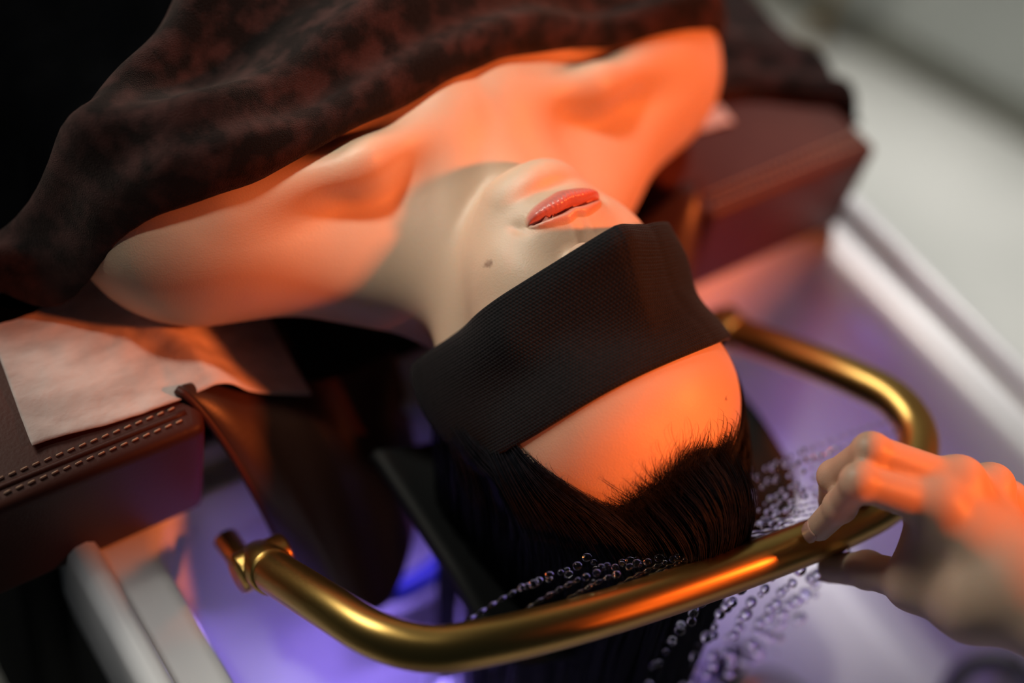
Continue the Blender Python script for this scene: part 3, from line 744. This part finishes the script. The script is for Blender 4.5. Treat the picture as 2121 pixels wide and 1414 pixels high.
# ------------------------------------------------------------------ brass shower ring
RP = [(-.196, .030, .578), (-.197, .005, .602), (-.194, -.035, .632), (-.186, -.070, .650), (-.168, -.093, .657), (-.140, -.106, .660), (-.089, -.120, .660), (-.030, -.132, .660), (.036, -.143, .660),
      (.085, -.149, .660), (.125, -.150, .658), (.160, -.141, .655), (.188, -.120, .652), (.199, -.090, .646), (.199, -.055, .630), (.198, -.015, .606), (.197, .030, .578), (.196, .050, .566)]
rp = catmull(RP, 160)
rg = tag(empty('shower_ring', (0, .03, .56)), 'curved brass shower ring arching over the wet hair', 'shower ring')
V, F = sweep(rp, .0128, 32); fixpar(mesh_obj('tube', V, F, M['brass']), rg)
for k, sx in ((0, -1), (-1, 1)):
    b = rp[k]; t = rp[0]-rp[2] if k == 0 else rp[-1]-rp[-3]; t = t/np.linalg.norm(t)
    V, F = sweep([b-t*.020, b-t*.018, b+t*.006, b+t*.008], [.0135, .0145, .0145, .0135], 24); fixpar(mesh_obj('collar', V, F, M['brass']), rg)
    V, F = sweep([b+t*.004+np.array([-sx*.018, 0, 0]), b+t*.004+np.array([-sx*.016, 0, 0]), b+t*.004+np.array([sx*.014, 0, 0]), b+t*.004+np.array([sx*.016, 0, 0])], [.0115, .0125, .0125, .0115], 24); fixpar(mesh_obj('pivot', V, F, M['brass']), rg)
    V, F = sweep([b+t*.006, b+np.array([0, .026, -.032]), b+np.array([0, .045, -.036])], .008, 16); fixpar(mesh_obj('mount_arm', V, F, M['brass']), rg)
V, F = sweep([(0, 0, -.001), (0, 0, .0006), (0, 0, .001)], [.0012, .0012, .0007], 8)
nz = mesh_obj('nozzle', V, F, M['rubber']); nme = nz.data; bpy.data.objects.remove(nz)
noz = []
inner = np.array([0, .02, .61])
for k in range(34, 124, 4):
    T = rp[k+1]-rp[k-1]; T /= np.linalg.norm(T); d = inner-rp[k]; d -= T*(d@T); d /= np.linalg.norm(d)
    o = link(bpy.data.objects.new('nozzle', nme)); o.location = rp[k]+d*.0128; o.rotation_euler = Vector(d).to_track_quat('Z', 'Y').to_euler(); fixpar(o, rg)
    noz.append((rp[k]+d*.0135, d))

# ------------------------------------------------------------------ water
bm = bmesh.new(); bmesh.ops.create_icosphere(bm, subdivisions=2, radius=1); dme = bpy.data.meshes.new('droplet'); bm.to_mesh(dme); bm.free()
dme.polygons.foreach_set('use_smooth', [True]*len(dme.polygons)); dme.materials.append(M['water'])
def jet(p0, p1, sag, seed, label, group, solid=.45, r0=.0007, drop=.0021, n=90, fan=.003):
    """one jet: a twisting thread that breaks up into drops"""
    r_ = np.random.default_rng(seed); p0 = np.array(p0, float); p1 = np.array(p1, float); t = np.linspace(0, 1, n)[:, None]
    P = p0+(p1-p0)*t; P[:, 2] += sag*4*t[:, 0]*(1-t[:, 0]); L_ = np.linalg.norm(p1-p0); k = int(n*solid)
    root = tag(empty('water_jet', p0), label, 'water', group)
    if k > 3:
        rad = r0*(1+.45*np.sin(np.arange(k)*1.05))*np.linspace(1, 1.1, k)
        V, F = sweep(P[:k], rad, 8); fixpar(mesh_obj('thread', V, F, M['water']), root)
    s = solid
    while s < 1:
        i = s*(n-1); i0 = min(int(i), n-2); c = P[i0]+(P[i0+1]-P[i0])*(i-i0)+r_.normal(0, fan*(s-solid+.08), 3)
        rr = drop*r_.uniform(.45, 1.0); o = link(bpy.data.objects.new('droplet', dme)); o.location = c
        o.rotation_euler = Vector(P[i0+1]-P[i0]).to_track_quat('Z', 'Y').to_euler(); o.scale = (rr, rr, rr*r_.uniform(1, 1.5)); fixpar(o, root)
        s += rr*r_.uniform(1.6, 4.2)/L_
    return root
GW = 'water jets from the shower ring'
k = 0
ORD = ['first', 'second', 'third', 'fourth', 'fifth', 'sixth', 'seventh', 'eighth', 'ninth', 'tenth', 'eleventh', 'twelfth']
ringpt = lambda x: rp[int(np.argmin(np.where(rp[:, 1] < -.08, np.abs(rp[:, 0]-x), 9)))]
for i, x in enumerate((-.150, -.118, -.093, -.068, -.044)):
    p = ringpt(x)
    jet((p[0], p[1]+.011, p[2]+.002), (p[0]+.095-.004*i, p[1]+.010-.003*i, p[2]-.006), .012, 20+i, ORD[i]+' twisted jet of water from the left bend of the brass ring', GW+' at the left', .42, drop=.0027, r0=.0010)
for i in range(12):
    p = rp[117-i*3]
    d = np.array([-.16, -.035, .655])-p; d /= np.linalg.norm(d)
    q0 = p+d*.0125; q1 = p+d*(.125+.010*(i % 3)); q1[2] -= .030
    jet(q0, q1, .010, 40+i, ORD[i]+' thin water jet from the right bend, counted from the far side', GW+' at the right', .40 if i % 2 else .55, r0=.0007, drop=.0025, fan=.006)
for i, x in enumerate((-.050, -.028, -.008, .020, .034, .048)):
    p = ringpt(x)
    jet((p[0]+.042, p[1]-.012, p[2]-.016), (p[0]+.032, p[1]-.012, p[2]-.17), 0, 60+i, ORD[i]+' string of falling drops behind the brass ring, counted from the left', GW+' at the front', .0, drop=.0040, fan=.004)

# ------------------------------------------------------------------ the helping hand
HD = dict(index=[(.0883, -.1835, .7327), (.0523, -.1545, .7427), (.0560, -.1522, .7120), (.0570, -.1485, .6830)],
          middle=[(.1090, -.1800, .7340), (.0700, -.1440, .7460), (.0676, -.1355, .7110), (.0775, -.1380, .6830)],
          ring=[(.1346, -.1882, .7222), (.1033, -.1528, .7164), (.1030, -.1420, .6800), (.1145, -.1330, .6560)],
          little=[(.1540, -.1959, .7020), (.1380, -.1675, .6918), (.1360, -.1600, .6680), (.1380, -.1620, .6540)],
          thumb=[(.0859, -.2310, .7039), (.0768, -.2043, .6902), (.0770, -.1790, .6650), (.0766, -.1620, .6415)])
WR = (.1010, -.2420, .7165); EL = (.165, -.60, .800)
def hand_sdf(P):
    d = cap(P, WR, EL, .0225, .040)
    d = smin(d, cap(P, np.array(WR)+[.014, 0, -.006], np.array(EL)+[.014, 0, -.006], .0205, .036), .02)
    for nm, r in (('index', .0135), ('middle', .0138), ('ring', .0130), ('little', .012)):
        d = smin(d, cap(P, np.array(WR)+(np.array(HD[nm][0])-WR)*.1, HD[nm][0], .0175, r*.92), .014)
    d = smin(d, cap(P, WR, HD['thumb'][0], .020, .0185), .02)
    d = smin(d, cap(P, HD['thumb'][0], HD['thumb'][1], .0185, .0128), .014)
    d = smin(d, cap(P, HD['thumb'][1], HD['index'][0], .0115, .0125), .012)
    d = smin(d, cap(P, HD['thumb'][1], HD['middle'][0], .0115, .0125), .012)
    for nm, rs in (('index', (.0118, .0094, .0085, .0077)), ('middle', (.0120, .0096, .0087, .0079)), ('ring', (.0112, .0089, .0081, .0074)), ('little', (.0102, .0080, .0073, .0066)), ('thumb', (.0150, .0118, .0104, .0091))):
        J = HD[nm]; fd = None
        for a in range(1 if nm == 'thumb' else 0, 3):
            c = cap(P, J[a], J[a+1], rs[a], rs[a+1]); fd = c if fd is None else smin(fd, c, .0035)
        for a in (1, 2):
            fd = smin(fd, np.sqrt(((P-np.array(J[a]))**2).sum(-1))-rs[a]*1.04, .003)
        d = smin(d, fd, .0045)
    for nm in ('index', 'middle', 'ring', 'little'):
        c = np.array(HD[nm][0])+np.array([.002, -.001, .0035]); d = smin(d, np.sqrt(((P-c)**2).sum(-1))-.0115, .008)
    return smax(d, -.61-P[..., 1], .01)
V, Q = surface_nets(hand_sdf, (-.02, -.64, .60), (.25, -.10, .86), .0022)
V = project(hand_sdf, V, 2)
hand = np_mesh('person', V, Q, M['skin'])
tag(hand, 'forearm and hand of a helper gripping the brass ring', 'person')
# nails
def nail(a, b, up, r, ln):
    a = np.array(a); b = np.array(b); t = (b-a)/np.linalg.norm(b-a); up = np.array(up, float); up -= t*(up@t); up /= np.linalg.norm(up); sd = np.cross(t, up)
    n1, n2 = 9, 9; V = []
    for i in range(n1):
        for j in range(n2):
            u_ = (i/(n1-1)-.5)*1.7; v_ = j/(n2-1); wd = u_*(1-.25*max(0, v_-.7)/.3-.2*max(0, .25-v_)/.25)
            V.append(b+t*((v_-.55)*ln+r*.35)+up*(r*1.04*math.cos(wd)-.0012*max(0, v_-.5))+sd*r*1.0*math.sin(wd))
    o = np_mesh('fingernail', V, grid_faces(n1, n2), M['nail'], hand); md = o.modifiers.new('s', 'SOLIDIFY'); md.thickness = .0006
for nm, up, r in (('index', (-.9, .1, .3), .0079), ('middle', (-.5, .8, .2), .0078), ('thumb', (-.3, -.6, -.6), .009), ('ring', (-.4, .9, -.1), .0074)):
    nail(HD[nm][2], HD[nm][3], up, r, .011)
